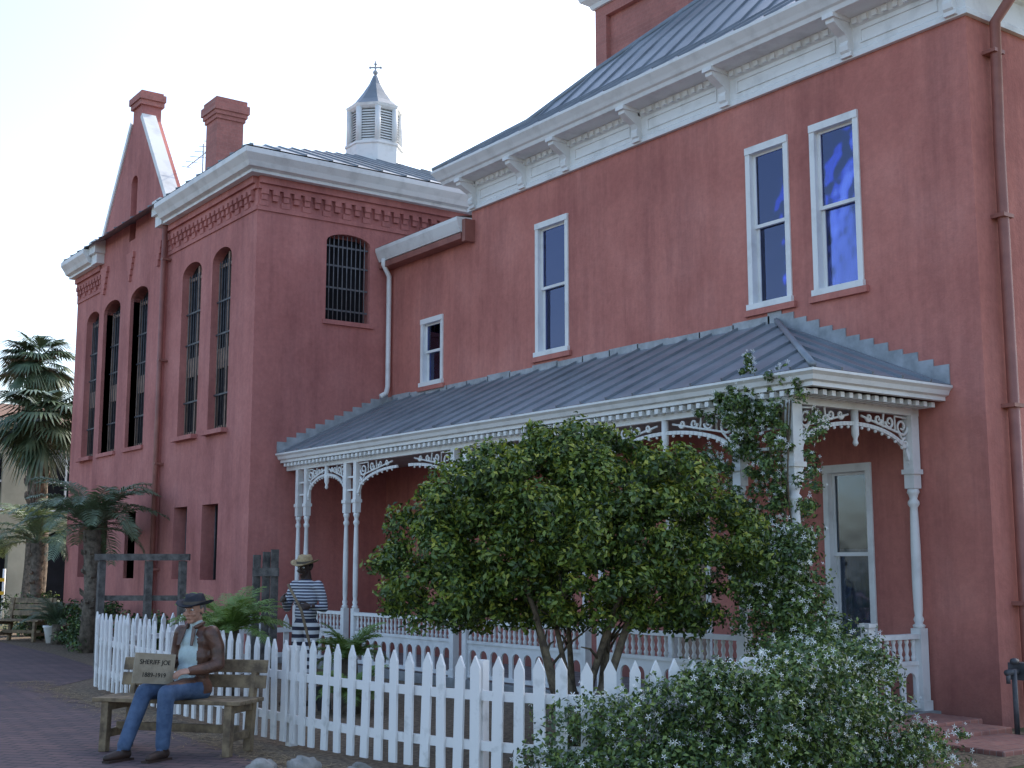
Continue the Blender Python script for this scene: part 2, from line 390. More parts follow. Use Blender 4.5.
def bay(p0,p1):
    p0=V((p0[0],p0[1],0));p1=V((p1[0],p1[1],0)); D=(p1-p0).length;u=(p1-p0)/D
    h=min(D/2,1.2); zb=2.70
    for (o,uu) in ((p0,u),(p1,-u)):
        N=16; curve=[]
        for i in range(N+1):
            x=.05+(h-.05)*i/N; q=(x-.05)/(h-.05)
            z=zb+.33*math.sqrt(max(0,1-(1-q)**2)); curve.append((x,z))
        for i in range(N):
            (xa,za),(xb,zz)=curve[i],curve[i+1]
            a=o+uu*xa+V((0,0,za)); b=o+uu*xb+V((0,0,zz))
            mb.beam(a,b+(b-a)*.08,.035,.04,0)
            if i%2==0 : mb.ell(a+V((0,0,-.035)),.018,nu=6,nv=4)
        s=h/.9
        scroll(uu,o,.15*s,3.045,.095,1.4,pi,1); scroll(uu,o,.35*s,3.085,.07,1.3,0,-1); scroll(uu,o,.53*s,3.10,.055,1.2,pi,1); scroll(uu,o,.68*s,3.11,.045,1.2,0,-1); scroll(uu,o,.10,2.87,.06,1.2,pi/2,-1)
        mb.tube([o+uu*.06+V((0,0,2.80)),o+uu*(.2*s)+V((0,0,2.98)),o+uu*(.42*s)+V((0,0,3.03)),o+uu*(.8*s)+V((0,0,3.12))],.013,6,0)
        mb.tube([o+uu*.06+V((0,0,3.14)),o+uu*(.26*s)+V((0,0,3.15)),o+uu*(.26*s)+V((0,0,3.0))],.012,6,0)
        mb.tube([o+uu*(.44*s)+V((0,0,3.17)),o+uu*(.46*s)+V((0,0,3.02))],.012,6,0)
    c=p0+u*D/2
    if D/2<=1.25:
        mb.lathe(c.x,c.y,[(.012,2.80),(.032,2.83),(.02,2.87),(.04,2.92),(.04,3.17)],10)
for a,b in ((9.22,11.45),(11.75,14.25),(14.55,17.3),(17.62,18.98)): bay((9.5,a),(9.5,b))
bay((9.5,8.47),(11.3,8.47))
def small(a,b):
    for i in range(2): mb.beam((9.5,a,2.75+i*.2),(9.5,b,2.75+i*.2),.03,.03)
small(8.5,9.22); small(11.45,11.75); small(14.25,14.55); small(17.3,17.62); small(18.98,19.28)
mb.build('porch_woodwork',[WHITE,SOFF],H)
mb=MB()
def railing(p0,p1,z0=.12):
    p0=V((*p0,0));p1=V((*p1,0));D=(p1-p0).length;u=(p1-p0)/D;nr=V((-u.y,u.x,0))
    for z,w,h in ((.87,.09,.05),(.60,.05,.04),(.17,.06,.05)): mb.beam(p0+V((0,0,z)),p1+V((0,0,z)),w,h)
    n=max(2,round(D/.24)); w=D/n
    for i in range(n):
        x0=i*w;x1=x0+w;xc=(x0+x1)/2;r=w*.34;zs=.42
        def P(x,z): return p0+u*x+V((0,0,z))-nr*.011
        for (a,b) in ((x0,xc-r),(xc+r,x1)): mb.prism([P(a,.195),P(b,.195),P(b,zs),P(a,zs)],nr*.022)
        arc=[P(xc-r*math.cos(pi*k/8),zs+r*math.sin(pi*k/8)) for k in range(9)]
        mb.prism([P(x0,.58),P(x0,zs)]+arc+[P(x1,zs),P(x1,.58)],nr*.022)
    m=max(3,round(D/.11))
    for i in range(m):
        q=p0+u*(D*(i+.5)/m); mb.lathe(q.x,q.y,[(.018,.62),(.028,.66),(.014,.69),(.026,.74),(.014,.79),(.024,.82),(.018,.845)],8)
for a,b in ((9.25,11.4),(11.8,14.2),(14.6,17.25),(17.67,18.93)): railing((9.5,a),(9.5,b))
railing((10.5,8.47),(11.24,8.47))
mb.box(10.43,10.53,8.42,8.52,.12,.98); mb.box(10.41,10.55,8.40,8.54,.98,1.02)
mb.build('porch_railing',[WHITE],H)
mb=MB(); mb.box(9.38,XW,8.32,19.69,-.1,.12,0)
mb.build('porch_floor',[pmat('porch_boards',(.33,.34,.34),(.22,.22,.22),.7,6,.3,30)],H)
mb=MB(); mb.box(9.3,11.2,7.70,8.32,-.1,.115); mb.box(9.7,11.05,7.28,7.70,-.1,.085); mb.box(9.8,10.9,6.55,7.28,-.1,.045)
so=mb.build('brick_steps',[STEPB],H); m=so.modifiers.new('bv','BEVEL'); m.width=.012; m.segments=2

# ================================================================== JAIL
J=empty('red_brick_jail',(8.8,19.7,0))
JX,JY=8.8,19.7
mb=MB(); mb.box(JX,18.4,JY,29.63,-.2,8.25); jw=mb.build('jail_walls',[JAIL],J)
mb=MB(); gy=[(23.84,-.2),(27.77,-.2),(27.77,8.65),(26.07,10.95),(26.07,11.25),(25.55,11.25),(25.55,10.95),(23.84,8.65)]
mb.prism([(JX-.07,y,z) for y,z in gy],(.42,0,0)); gw=mb.build('gable_wall',[JAIL],J)
tall=[(20.73,21.59),(22.1,23.04),(24.7,25.75),(26.37,27.45),(27.95,28.85)]
RD=.2
def arch_prof(a,b,z0,z1,rise):
    r=[]; c=(a+b)/2; h=(b-a)/2
    for k in range(11):
        q=pi*k/10; r.append((c+h*math.cos(q),z1-rise+rise*math.sin(q)))
    return [(a,z0),(b,z0)]+r
def jcut():
    c=MB()
    for (a,b) in tall: c.prism([(JX-.5,y,z) for y,z in arch_prof(a,b,3.96,7.25,.22)],(.5+RD,0,0))
    for (a,b) in ((20.98,21.7),(22.4,23.05),(24.9,25.5),(26.6,27.2),(28.1,28.7)): c.box(JX-.5,JX+.3,a,b,1.34,2.66)
    c.prism([(JX-.5,y,z) for y,z in arch_prof(25.62,26.0,8.35,9.75,.15)],(.62,0,0))
    return c
boolean_cut(gw,jcut())
c=jcut(); c.prism([(x,JY-.5,z) for x,z in arch_prof(10.13,11.01,5.86,7.44,.16)],(0,.75,0)); boolean_cut(jw,c)
mb=MB()
for (a,b) in tall:
    x=JX+RD
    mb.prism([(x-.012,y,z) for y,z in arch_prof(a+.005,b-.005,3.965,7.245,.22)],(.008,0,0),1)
    mb.box(x-.07,x-.02,a,a+.06,3.97,7.05,0); mb.box(x-.07,x-.02,b-.06,b,3.97,7.05,0)
    mb.box(x-.065,x-.025,(a+b)/2-.028,(a+b)/2+.028,3.97,7.2,0)
    for z in (4.0,5.4,6.95): mb.box(x-.062,x-.03,a+.06,b-.06,z,z+.06,0)
    mb.box(x-.058,x-.035,a+.06,b-.06,5.1,5.4,0)
    for i in range(1,8): yy=a+(b-a)*i/8; mb.tube([(x-.09,yy,3.97),(x-.09,yy,7.06)],.010,6,2)
    for z in (4.6,5.7,6.3): mb.box(x-.10,x-.085,a,b,z,z+.03,2)
    mb.box(JX-.12,JX+.1,a-.05,b+.05,3.88,3.958,3)
for (a,b) in ((20.98,21.7),(22.4,23.05),(24.9,25.5),(26.6,27.2),(28.1,28.7)):
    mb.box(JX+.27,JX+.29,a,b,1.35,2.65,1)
    for i in range(1,5): yy=a+(b-a)*i/5; mb.tube([(JX+.2,yy,1.35),(JX+.2,yy,2.65)],.012,6,2)
mb.box(10.14,11.0,JY+.235,JY+.245,5.87,7.4,1)
for i in range(1,10): xx=10.13+.88*i/10; mb.tube([(xx,JY+.06,5.86),(xx,JY+.06,7.42)],.010,6,4)
for z in (6.05,6.45,6.85,7.2): mb.box(10.14,11.0,JY+.075,JY+.085,z,z+.03,4)
mb.box(10.07,11.07,JY-.05,JY-.002,5.78,5.858,3)
mb.build('jail_windows',[TAN,DARK,IRON,JAIL,pmat('pale_bar',(.20,.20,.21),(.12,.12,.13),.5,9,.1)],J)
mb=MB()
def corbels(p0,p1,nout):
    p0=V((*p0,0));p1=V((*p1,0));D=(p1-p0).length;u=(p1-p0)/D;no=V((*nout,0))
    def b(xa,xb,o,za,zb): 
        c=p0+u*(xa+xb)/2+no*(o/2-.0)+V((0,0,(za+zb)/2)); mb.obox(c,u*(xb-xa)/2,no*o/2,V((0,0,(zb-za)/2)),0)
    b(0,D,.10,8.08,8.2); b(0,D,.05,7.99,8.08)
    x=.05;i=0
    while x+.13<D:
        b(x,x+.12,.08,7.90,7.988); b(x+.01,x+.11,.055,7.80,7.899)
        if i%2==0: b(x-.02,x+.14,.035,7.70,7.799)
        x+=.2;i+=1
    b(0,D,.025,7.62,7.699)
corbels((JX,23.8),(JX,JY),(-1,0)); corbels((JX,29.6),(JX,27.8),(-1,0)); corbels((JX,JY),(18.4,JY),(0,-1))
for y in (24.15,25.8,27.45):
    for i in range(5): mb.box(JX-.12,JX-.068,y-.22+.045*i,y+.22-.045*i,7.95-.12*i,8.069-.12*i,0)
mb.build('brick_corbels',[JAIL],J)
mb=MB()
prof=[(0,8.2),(.22,8.2),(.22,8.25),(.30,8.28),(.34,8.36),(.42,8.47),(.42,8.56),(0,8.6)]
mb.sweep([(JX,23.6),(JX,JY),(18.4,JY)],prof); mb.sweep([(JX,29.66),(JX,28.0)],prof)
mb.box(JX,18.4,29.632,29.66,8.2,8.58)
def cop(a,b):
    mb.beam((JX+.05,a[0],a[1]),(JX+.05,b[0],b[1]),.30,.11)
cop((23.78,8.68),(25.5,10.99)); cop((27.83,8.68),(26.12,10.99))
mb.box(JX-.3,JX+.4,23.62,24.06,8.42,8.72); mb.box(JX-.3,JX+.4,27.56,28.0,8.42,8.72)
mb.box(JX-.24,JX+.4,23.66,24.0,8.2,8.42); mb.box(JX-.24,JX+.4,27.6,27.95,8.2,8.42)
mb.build('jail_cornice',[WHITE],J)
mb=MB()
mb.box(JX-.12,JX+.40,25.5,26.12,11.25,11.36); mb.box(JX-.15,JX+.42,25.46,26.16,11.36,11.5); mb.box(JX-.1,JX+.38,25.52,26.1,11.5,11.56)
def chimney(x,y,w,z0,z1):
    h=w/2; mb.box(x-h,x+h,y-h,y+h,z0,z1-.42)
    for i,(o,a,b) in enumerate(((.03,-.42,-.34),(.06,-.34,-.26),(.09,-.26,-.1),(.05,-.1,0))): mb.box(x-h-o,x+h+o,y-h-o,y+h+o,z1+a,z1+b)
chimney(9.45,22.8,.54,8.4,10.58)
mb.build('jail_chimney',[CHIM],J)
mb=MB()
E=(8.4,18.8,19.3,30.05); ap=(13.6,24.6,10.78)
a=(E[0],E[3],8.59);b=(E[0],E[2],8.59);c=(E[1],E[2],8.59);d=(E[1],E[3],8.59)
a=(E[0],29.66,8.59)
seam_roof(mb,[a,b,ap],.5); seam_roof(mb,[b,c,ap],.5); seam_roof(mb,[c,(E[1],29.66,8.59),ap],.5); seam_roof(mb,[(E[1],29.66,8.59),a,ap],.5)
mb.build('jail_roof',[ROOF],J)
mb=MB(); cx,cy=13.75,24.5; R=.57; rot=pi/8
mb.lathe(cx,cy,[(R*1.12,10.4),(R*1.12,10.9),(R*1.18,10.92),(R*1.18,10.97),(R,10.98),(R,11.02)],8,0,False,rot)
mb.lathe(cx,cy,[(R*.86,11.0),(R*.86,11.78)],8,2,False,rot)
for k in range(8):
    a=rot+2*pi*k/8; a2=a+2*pi/8; p=V((cx+R*math.cos(a),cy+R*math.sin(a),0)); q=V((cx+R*math.cos(a2),cy+R*math.sin(a2),0))
    mb.tube([p+V((0,0,11)),p+V((0,0,11.78))],.075,6)
    for i in range(12):
        z=11.05+i*.06; m0=p.lerp(q,.16); m1=p.lerp(q,.84); o=((p+q)/2-V((cx,cy,0))).normalized()
        mb.obox((m0+m1)/2+V((0,0,z))-o*.03,(m1-m0)/2,(o*.03+V((0,0,-.024))),V((0,0,.010)),0)
mb.lathe(cx,cy,[(R*1.02,11.76),(R*1.12,11.8),(R*1.16,11.86),(R*.9,11.88)],8,0,False,rot)
mb.lathe(cx,cy,[(R*1.10,11.865),(R*.78,12.03),(R*.5,12.25),(R*.25,12.48),(.05,12.7)],8,1,False,rot)
mb.tube([(cx,cy,12.6),(cx,cy,13.05)],.02,8,3); mb.ell((cx,cy,12.78),.06,mat=3); mb.ell((cx,cy,12.98),.035,mat=3)
mb.tube([(cx-.1,cy+.07,12.9),(cx+.1,cy-.07,12.9)],.018,6,3)
for s in (-1,1): mb.ell((cx+.1*s,cy-.07*s,12.9),.03,mat=3)
mb.build('cupola',[WHITE,ROOF,IRON,LEAD],J)
mb=MB()
mb.tube([(JX-.14,23.72,8.2),(JX-.14,23.72,.1)],.05,10)
for z in (1.5,3.5,5.5,7.5): mb.box(JX-.18,JX-.002,23.66,23.78,z,z+.04)
mb.build('jail_downspout',[BROWNP],J)
mb=MB(); bx,by=9.5,24.0
mb.tube([(bx,by,8.4),(bx,by,10.1)],.015,6)
mb.tube([(bx-.1,by+.6,9.75),(bx+.1,by-.6,10.0)],.01,6)
for i in range(6):
    t=i/5; p=V((bx-.1,by+.6,9.75)).lerp(V((bx+.1,by-.6,10.0)),t); l=.12+.22*t; mb.tube([p+V((-l,0,-.05*t)),p+V((l,0,.05*t))],.007,5)
mb.build('tv_antenna',[LEAD],J)

# ================================================================== GROUND
def sheet(name,pts,z,mat):
    mb=MB(); mb.add([(x,y,z) for x,y in pts],[tuple(range(len(pts)))]); return mb.build(name,[mat])
sheet('ground',[(-400,-400),(400,-400),(400,400),(-400,400)],0,GRASS)
sheet('garden_bed',[(4.3,6.2),(11.39,6.2),(11.39,7.6),(9.3,8.3),(9.38,19.69),(8.79,19.69),(8.79,34),(6.6,34),(6.0,20),(4.4,16.5)],.004,MULCH)
sheet('brick_pavement',[(-25,-20),(12,-20),(12,4.6),(8,5.2),(5.4,6.3),(4.75,8.2),(4.55,9.6),(4.7,11.8),(4.75,13.5),(5.0,17.3),(6.5,19.2),(7.0,24),(7.2,30),(7.4,60),(-25,60)],.008,PAVER)

# ================================================================== FENCE
def catmull(P,sp):
    P=[V(p) for p in P]; out=[]
    Q=[P[0]*2-P[1]]+P+[P[-1]*2-P[-2]]
    dense=[]
    for i in range(1,len(Q)-2):
        for k in range(40):
            t=k/40; a,b,c,d=Q[i-1],Q[i],Q[i+1],Q[i+2]
            dense.append(.5*((2*b)+(c-a)*t+(2*a-5*b+4*c-d)*t*t+(3*b-a-3*c+d)*t**3))
    dense.append(P[-1]); acc=0; out=[dense[0]]
    for a,b in zip(dense[:-1],dense[1:]):
        acc+=(b-a).length
        if acc>=sp: out.append(b); acc=0
    return out
def fence(name,pts,h0,h1,flip=1):
    mb=MB(); P=catmull([(x,y,0) for x,y in pts],.16); n=len(P)
    for i,p in enumerate(P):
        d=(P[min(i+1,n-1)]-P[max(i-1,0)]).normalized(); nr=V((d.y,-d.x,0))*flip
        h=h0+(h1-h0)*i/n+random.uniform(-.015,.015); w=.042+random.uniform(-.003,.003); t=.011
        tl=V((random.gauss(0,.012),random.gauss(0,.012),0))
        b=p-nr*t
        prof=[(-w,.05),(w,.05),(w,h-.09),(0,h),(-w,h-.09)]
        mb.prism([b+d*x+V((0,0,z))+tl*z for x,z in prof],nr*2*t)
        if i<n-1:
            for z in (.25,.62): mb.beam(p-nr*.035+V((0,0,z)),P[i+1]-nr*.035+V((0,0,z)),.04,.07)
        if i%14==0: mb.obox(p-nr*.09+V((0,0,.42)),d*.04,nr*.04,V((0,0,.46)))
    return mb.build(name,[FENCEW])
fence('picket_fence',[(5.45,16.8),(5.2,13.8),(5.14,10.9),(5.35,8.9),(5.95,7.5),(7.0,7.1),(8.3,7.35)],1.0,.88)
fence('picket_fence',[(5.55,17.0),(7.2,18.0),(9.2,18.2)],.95,.85,-1)

# ================================================================== FOLIAGE
def leaves(name,C,N,size,mats,midx,parent=None,asp=.5,fold=.10):
    n=len(C); N=N/np.linalg.norm(N,axis=1,keepdims=True)
    r=rng.normal(size=(n,3)); T=r-(r*N).sum(1,keepdims=True)*N; T/=np.linalg.norm(T,axis=1,keepdims=True); B=np.cross(N,T)
    s=size[:,None]; a=C-T*s/2; c=C+T*s/2-N*s*.12; b=C+B*s*asp/2+N*s*fold; d=C-B*s*asp/2+N*s*fold
    vs=np.stack([a,b,c,d],1).reshape(-1,3)
    me=bpy.data.meshes.new(name); me.vertices.add(4*n); me.vertices.foreach_set('co',vs.ravel())
    idx=np.arange(n)*4; tri=np.stack([idx,idx+1,idx+2,idx,idx+2,idx+3],1).ravel()
    me.loops.add(6*n); me.loops.foreach_set('vertex_index',tri); me.polygons.add(2*n)
    me.polygons.foreach_set('loop_start',np.arange(2*n)*3)
    for m in mats: me.materials.append(m)
    me.polygons.foreach_set('material_index',np.repeat(midx,2)); me.update(calc_edges=True); me.validate()
    ob=bpy.data.objects.new(name,me); scene.collection.objects.link(ob)
    if parent is not None: ob.parent=parent; ob.matrix_parent_inverse=parent.matrix_basis.inverted()
    return ob
def clumps(cs,rs,per,flat=.75):
    C=[];N=[];O=[]
    for c,r in zip(cs,rs):
        d=rng.normal(size=(per,3)); d/=np.linalg.norm(d,axis=1,keepdims=True)
        rad=r*(rng.random((per,1))**.35)*rng.uniform(.8,1.15,(per,1))
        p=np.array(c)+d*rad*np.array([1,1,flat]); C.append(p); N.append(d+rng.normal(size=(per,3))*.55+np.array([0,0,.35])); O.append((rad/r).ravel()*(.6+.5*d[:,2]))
    return np.concatenate(C),np.concatenate(N),np.concatenate(O)
T=empty('garden_tree',(7.3,9.2,0)); tc=np.array([7.33,9.32,1.93])
rgt=np.array([.812,-.5835,0]); fwd=np.array([.5835,.812,0]); upv=np.array([0,0,1.])
cs=[];rs=[]
lobes=[((0,0,0),(1.32,1.15,.93),120),((-.98,-.1,-.34),(.82,.85,.62),100),((.98,.1,-.22),(.84,.85,.76),100),((.10,0,.42),(.88,.8,.5),75),((-.50,-.25,.14),(.92,.75,.66),85),((.6,-.2,.18),(.80,.7,.62),70),((0,-.35,-.5),(1.2,.6,.4),60)]
for (o,r,k) in lobes:
    d=rng.normal(size=(k,3)); d/=np.linalg.norm(d,axis=1,keepdims=True)
    for q in d:
        f=rng.uniform(.72,1.02); l=(np.array(o)+q*np.array(r)*f)
        cs.append(tc+rgt*l[0]+fwd*l[1]+upv*max(l[2],-.90+rng.uniform(0,.14))); rs.append(rng.uniform(.10,.23))
C,N,O=clumps(cs,rs,125)
cl=np.repeat(rng.random(len(cs)),125)       # clump-wise tone
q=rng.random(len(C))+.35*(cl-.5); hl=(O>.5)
mi=np.where(q<.30,0,np.where(q<.74,1,2)); mi=np.where(hl&(rng.random(len(C))<.35),2,mi); mi=np.where(hl&(rng.random(len(C))<.10+.22*cl),3,mi)  # upper outer leaves take lighter tones: sun highlights painted in, plus new growth
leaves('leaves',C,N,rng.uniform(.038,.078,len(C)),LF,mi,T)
mb=MB(); base=V((7.3,9.2,0))
for i in range(9):
    tgt=V(tuple(tc))+V((*(rgt[:2]*random.uniform(-1.1,1.1)+fwd[:2]*random.uniform(-.8,.8)),random.uniform(-.5,.3)))
    b0=base+V((random.uniform(-.14,.14),random.uniform(-.14,.14),0)); m1=b0.lerp(tgt,.3)+V((random.uniform(-.08,.08),random.uniform(-.08,.08),.05)); m2=b0.lerp(tgt,.6)+V((0,0,.12))
    r=random.uniform(.03,.055); mb.tube([b0,b0.lerp(m1,.5)+V((.02,-.02,0)),m1,m2,tgt],[r*1.15,r,r*.8,r*.55,r*.25],8)
    for k in range(4):
        s=m1.lerp(tgt,random.uniform(.1,.8)); e=s+V((random.uniform(-.4,.4),random.uniform(-.4,.4),random.uniform(.1,.4))); mb.tube([s,s.lerp(e,.5)+V((0,0,.04)),e],[r*.35,r*.25,r*.12],6)
mb.build('trunk',[BARK],T)

def flowers(name,C,par):
    mb=MB()
    for p in C:
        p=V(tuple(p)); n=V((random.gauss(-.5,.5),random.gauss(-.8,.5),random.gauss(.4,.4))).normalized(); t=n.orthogonal().normalized(); b=n.cross(t); s=random.uniform(.012,.021); a0=random.random()*6
        for k in range(5):
            a=a0+k*2*pi/5; d=t*math.cos(a)+b*math.sin(a); e=t*math.cos(a+.5)+b*math.sin(a+.5); mb.add([p,p+d*s+n*.002,p+(d+e)*s*.75,p+e*s*.6],[(0,1,2,3)])
    mb.build(name,[FLOWER],par,recalc=False)
def shrub(name,loc,cs,rs,per,mats,w,lsize,nfl=0):
    e=empty(name,loc); C,N,O=clumps(cs,rs,per,.9)
    keep=C[:,2]>.02; C=C[keep];N=N[keep]
    mi=rng.choice(len(mats),size=len(C),p=w); leaves('leaves',C,N,rng.uniform(*lsize,len(C)),mats,mi,e)
    if nfl:
        i=rng.choice(len(C),nfl); Nn=N[i]/np.linalg.norm(N[i],axis=1,keepdims=True); flowers('flowers',C[i]+Nn*.035+np.array([-.02,-.03,.01]),e)
    return e
cs=[];rs=[]
path=catmull([(5.75,7.65,0),(6.3,7.15,0),(7.1,6.92,0),(7.8,7.0,0),(8.5,7.35,0),(9.0,7.9,0)],.1)
for i,p in enumerate(path):
    f=i/len(path)
    top=.50+.36*min(1,f*3)+.32*max(0,f-.45)
    for k in range(int(7+13*min(1,f*2.5))):
        cs.append((p.x+random.gauss(0,.15+.1*f),p.y-.13+random.gauss(0,.16+.1*f),random.uniform(.05,top))); rs.append(random.uniform(.09,.19))
for i in range(330):
    z=random.random()**1.05*1.9; w=.62*(1-z/2.4)+.10
    cs.append((9.12+random.gauss(-.14,w*.5),8.22+random.gauss(-.08,w*.42),z)); rs.append(random.uniform(.09,.17))
for i in range(210):
    z=random.uniform(1.2,3.25); cs.append((9.43+random.gauss(-.05,.13),8.72+random.gauss(.08,.30)*(1.1 if z>1.6 else .8),z)); rs.append(random.uniform(.05,.12))
for i in range(46):
    t=random.random(); cs.append((9.38+random.gauss(0,.05),8.3+random.gauss(0,.05)+1.2*t,3.34+.07*math.sin(7*t)+random.gauss(0,.06))); rs.append(random.uniform(.03,.08))
for i in range(8):
    t=random.random(); cs.append((9.38,8.95+random.gauss(0,.05),3.4+.3*t)); rs.append(.04)
shrub('jasmine_vine',(7.6,7.3,0),cs,rs,80,JF,[.28,.42,.30],(.028,.06),4600)
mb=MB()
for i in range(7):
    pts=[];ph=random.random()*6
    for k in range(22):
        z=.0+3.2*k/21; pts.append((9.45+.09*math.cos(ph+z*2.3),8.55+.10*math.sin(ph+z*2.3)+.15*math.sin(z*1.3+i),z))
    mb.tube(pts,.009,5)
mb.build('vine_stems',[BARK],bpy.data.objects['jasmine_vine'])
cs=[(random.gauss(8.55,.26),random.gauss(6.65,.2),random.uniform(.03,.30)) for _ in range(55)]
shrub('flowering_shrub',(8.55,6.65,0),cs,[random.uniform(.07,.14) for _ in cs],60,JF,[.3,.4,.3],(.02,.05),240)
cs=[(random.uniform(11.0,12.0),random.uniform(6.6,7.2),random.uniform(.03,.2)) for _ in range(30)]
shrub('low_plant',(11.5,6.9,0),cs,[random.uniform(.07,.12) for _ in cs],60,JF,[.5,.4,.1],(.03,.06))
for (x,y,r,h) in ((8.25,26.3,.4,.8),(7.9,24.6,.5,.8),(8.4,30.6,.6,.9),(8.2,28.6,.3,.7),(8.0,22.0,.5,.7)):
    cs=[(x+random.gauss(0,r*.45),y+random.gauss(0,r*.5),random.uniform(.1,h)) for _ in range(50)]
    shrub('shrub',(x,y,0),cs,[random.uniform(.12,.22) for _ in cs],60,JF,[.6,.32,.08],(.05,.1))

def feather(mb,base,az,length,e0,droop,nl=30,ll=.3,mat=0,w=.022):
    p=V(base);pts=[p.copy()];N=14;dirs=[]
    for i in range(N):
        e=e0-droop*(i/N)**1.3; d=V((math.cos(az)*math.cos(e),math.sin(az)*math.cos(e),math.sin(e))); dirs.append(d); p=p+d*length/N; pts.append(p.copy())
    mb.tube(pts,[.014*(1-.8*i/N) for i in range(N+1)],5,mat)
    sd=V((-math.sin(az),math.cos(az),0))
    for k in range(nl):
        t=.15+.85*k/nl; j=min(N-1,int(t*N)); q=pts[j].lerp(pts[j+1],t*N-j); d=dirs[j]; up=sd.cross(d)*-1
        l=ll*(math.sin(pi*(t*.85+.12))**.6)
        for s in (-1,1):
            dd=(sd*s*.85+d*.55+up*random.uniform(-.05,.3)).normalized(); tip=q+dd*l+V((0,0,-.25*l)); m=q+dd*l*.5
            wv=d*w/2
            mb.add([q-wv*.6,m-wv,tip,m+wv,q+wv*.6],[(0,1,2,3,4)],mat)
def fan(mb,base,az,e0,pet,R,nseg=26,mat=0,spread=1.9):
    p=V(base); d=V((math.cos(az)*math.cos(e0),math.sin(az)*math.cos(e0),math.sin(e0))); tip=p+d*pet+V((0,0,-.1*pet))
    mb.tube([p,p+d*pet*.5,tip],[.016,.012,.01],5,mat)
    e1=e0-.5; d=V((math.cos(az)*math.cos(e1),math.sin(az)*math.cos(e1),math.sin(e1))); sd=V((-math.sin(az),math.cos(az),0))
    for k in range(nseg):
        a=-spread+2*spread*k/(nseg-1); u=d*math.cos(a)+sd*math.sin(a); l=R*(.75+.25*math.cos(a))*random.uniform(.9,1.05)
        m=tip+u*l*.55; e=tip+u*l+V((0,0,-.28*l*random.uniform(.6,1.3))); wv=(u.cross(V((0,0,1)))).normalized()*l*.045 if abs(u.z)<.98 else sd*.03
        mb.add([tip,m+wv,e,m-wv],[(0,1,2,3)],mat)
def sabal(x,y,h,R):
    e=empty('sabal_palm_tree',(x,y,0)); mb=MB(); pts=[(x+.1*math.sin(k*.5),y,h*k/10) for k in range(11)]
    mb.tube(pts,[.22,.19,.18,.18,.18,.18,.19,.2,.22,.24,.18],12)
    for k in range(90):
        a=random.random()*2*pi; z=h*random.uniform(.45,1.0); mb.obox((x+.2*math.cos(a),y+.2*math.sin(a),z),(.03*math.cos(a),.03*math.sin(a),.05),(-.03*math.sin(a),.03*math.cos(a),0),(0,0,.07))
    mb.build('trunk',[PALMB],e)
    mb=MB()
    for k in range(50):
        fan(mb,(x,y,h+random.uniform(-.25,.1)),random.random()*2*pi,random.uniform(-.75,1.35),random.uniform(.4,.9)*R*.6,R*random.uniform(.5,.65),26)
    mb.build('fronds',[PALML],e,recalc=False)
sabal(9.35,33.9,5.4,1.75); sabal(10.9,40.5,7.9,1.5)
def datepalm(x,y,h,R,nf=34):
    e=empty('date_palm_tree',(x,y,0)); mb=MB()
    mb.tube([(x,y,0),(x+.04,y,h*.5),(x,y,h)],[.17,.14,.17],10)
    for k in range(40):
        a=random.random()*2*pi; z=h*random.random(); mb.obox((x+.14*math.cos(a),y+.14*math.sin(a),z),(.04*math.cos(a),.04*math.sin(a),.03),(-.03*math.sin(a),.03*math.cos(a),0),(0,0,.03))
    mb.build('trunk',[PALMB],e); mb=MB()
    for k in range(nf): feather(mb,(x,y,h),k*2.4+random.uniform(-.2,.2),R*random.uniform(.85,1.1),random.uniform(.1,1.35),random.uniform(1.3,2.1),36,.32,0,.032)
    mb.build('fronds',[DATEL],e,recalc=False)
datepalm(7.6,24.0,2.25,1.6,34); datepalm(8.4,30.5,2.1,1.6,28)
def sago(x,y,h,R,mat,nf=26):
    e=empty('sago_palm_plant',(x,y,0)); mb=MB(); mb.tube([(x,y,0),(x,y,h)],[.13,.1],10); mb.build('trunk',[PALMB],e); mb=MB()
    for k in range(nf): feather(mb,(x,y,h),k*2.4,R*random.uniform(.8,1.1),random.uniform(.3,1.3),random.uniform(.9,1.5),28,.17,0,.016)
    mb.build('fronds',[mat],e,recalc=False)
sago(6.2,14.3,.82,.75,FERN,34); sago(6.6,15.2,.8,.75,FERN); sago(7.9,26.9,.4,.9,PALML); sago(7.4,13.6,.5,.6,FERN); sago(6.9,12.6,.2,.5,FERN,20)

# ================================================================== timber frame, stocks
e=empty('timber_hitching_frame',(6.9,18.7,0)); mb=MB()
u=V((.812,-.5835,0))
for s in (-.62,.1,.62): mb.beam(V((6.9,19.3,0))+u*s,V((6.9,19.3,1.66))+u*s,.1,.1)
mb.beam(V((6.9,19.3,1.72))-u*.72,V((6.9,19.3,1.72))+u*.72,.12,.10); mb.beam(V((6.9,19.38,1.1))-u*.6,V((6.9,19.38,1.1))+u*.6,.05,.08)
mb.build('timbers',[GWOOD],e)
e=empty('wooden_stocks',(7.95,17.2,0)); mb=MB()
for s in (-.11,.03,.15): mb.beam(V((7.95,17.2,0))+u*s,V((7.95,17.2,1.78+.3*s))+u*s,.11,.035)
mb.beam(V((7.95,17.17,1.5))-u*.18,V((7.95,17.17,1.5))+u*.2,.04,.12)
mb.build('boards',[GWOOD],e)

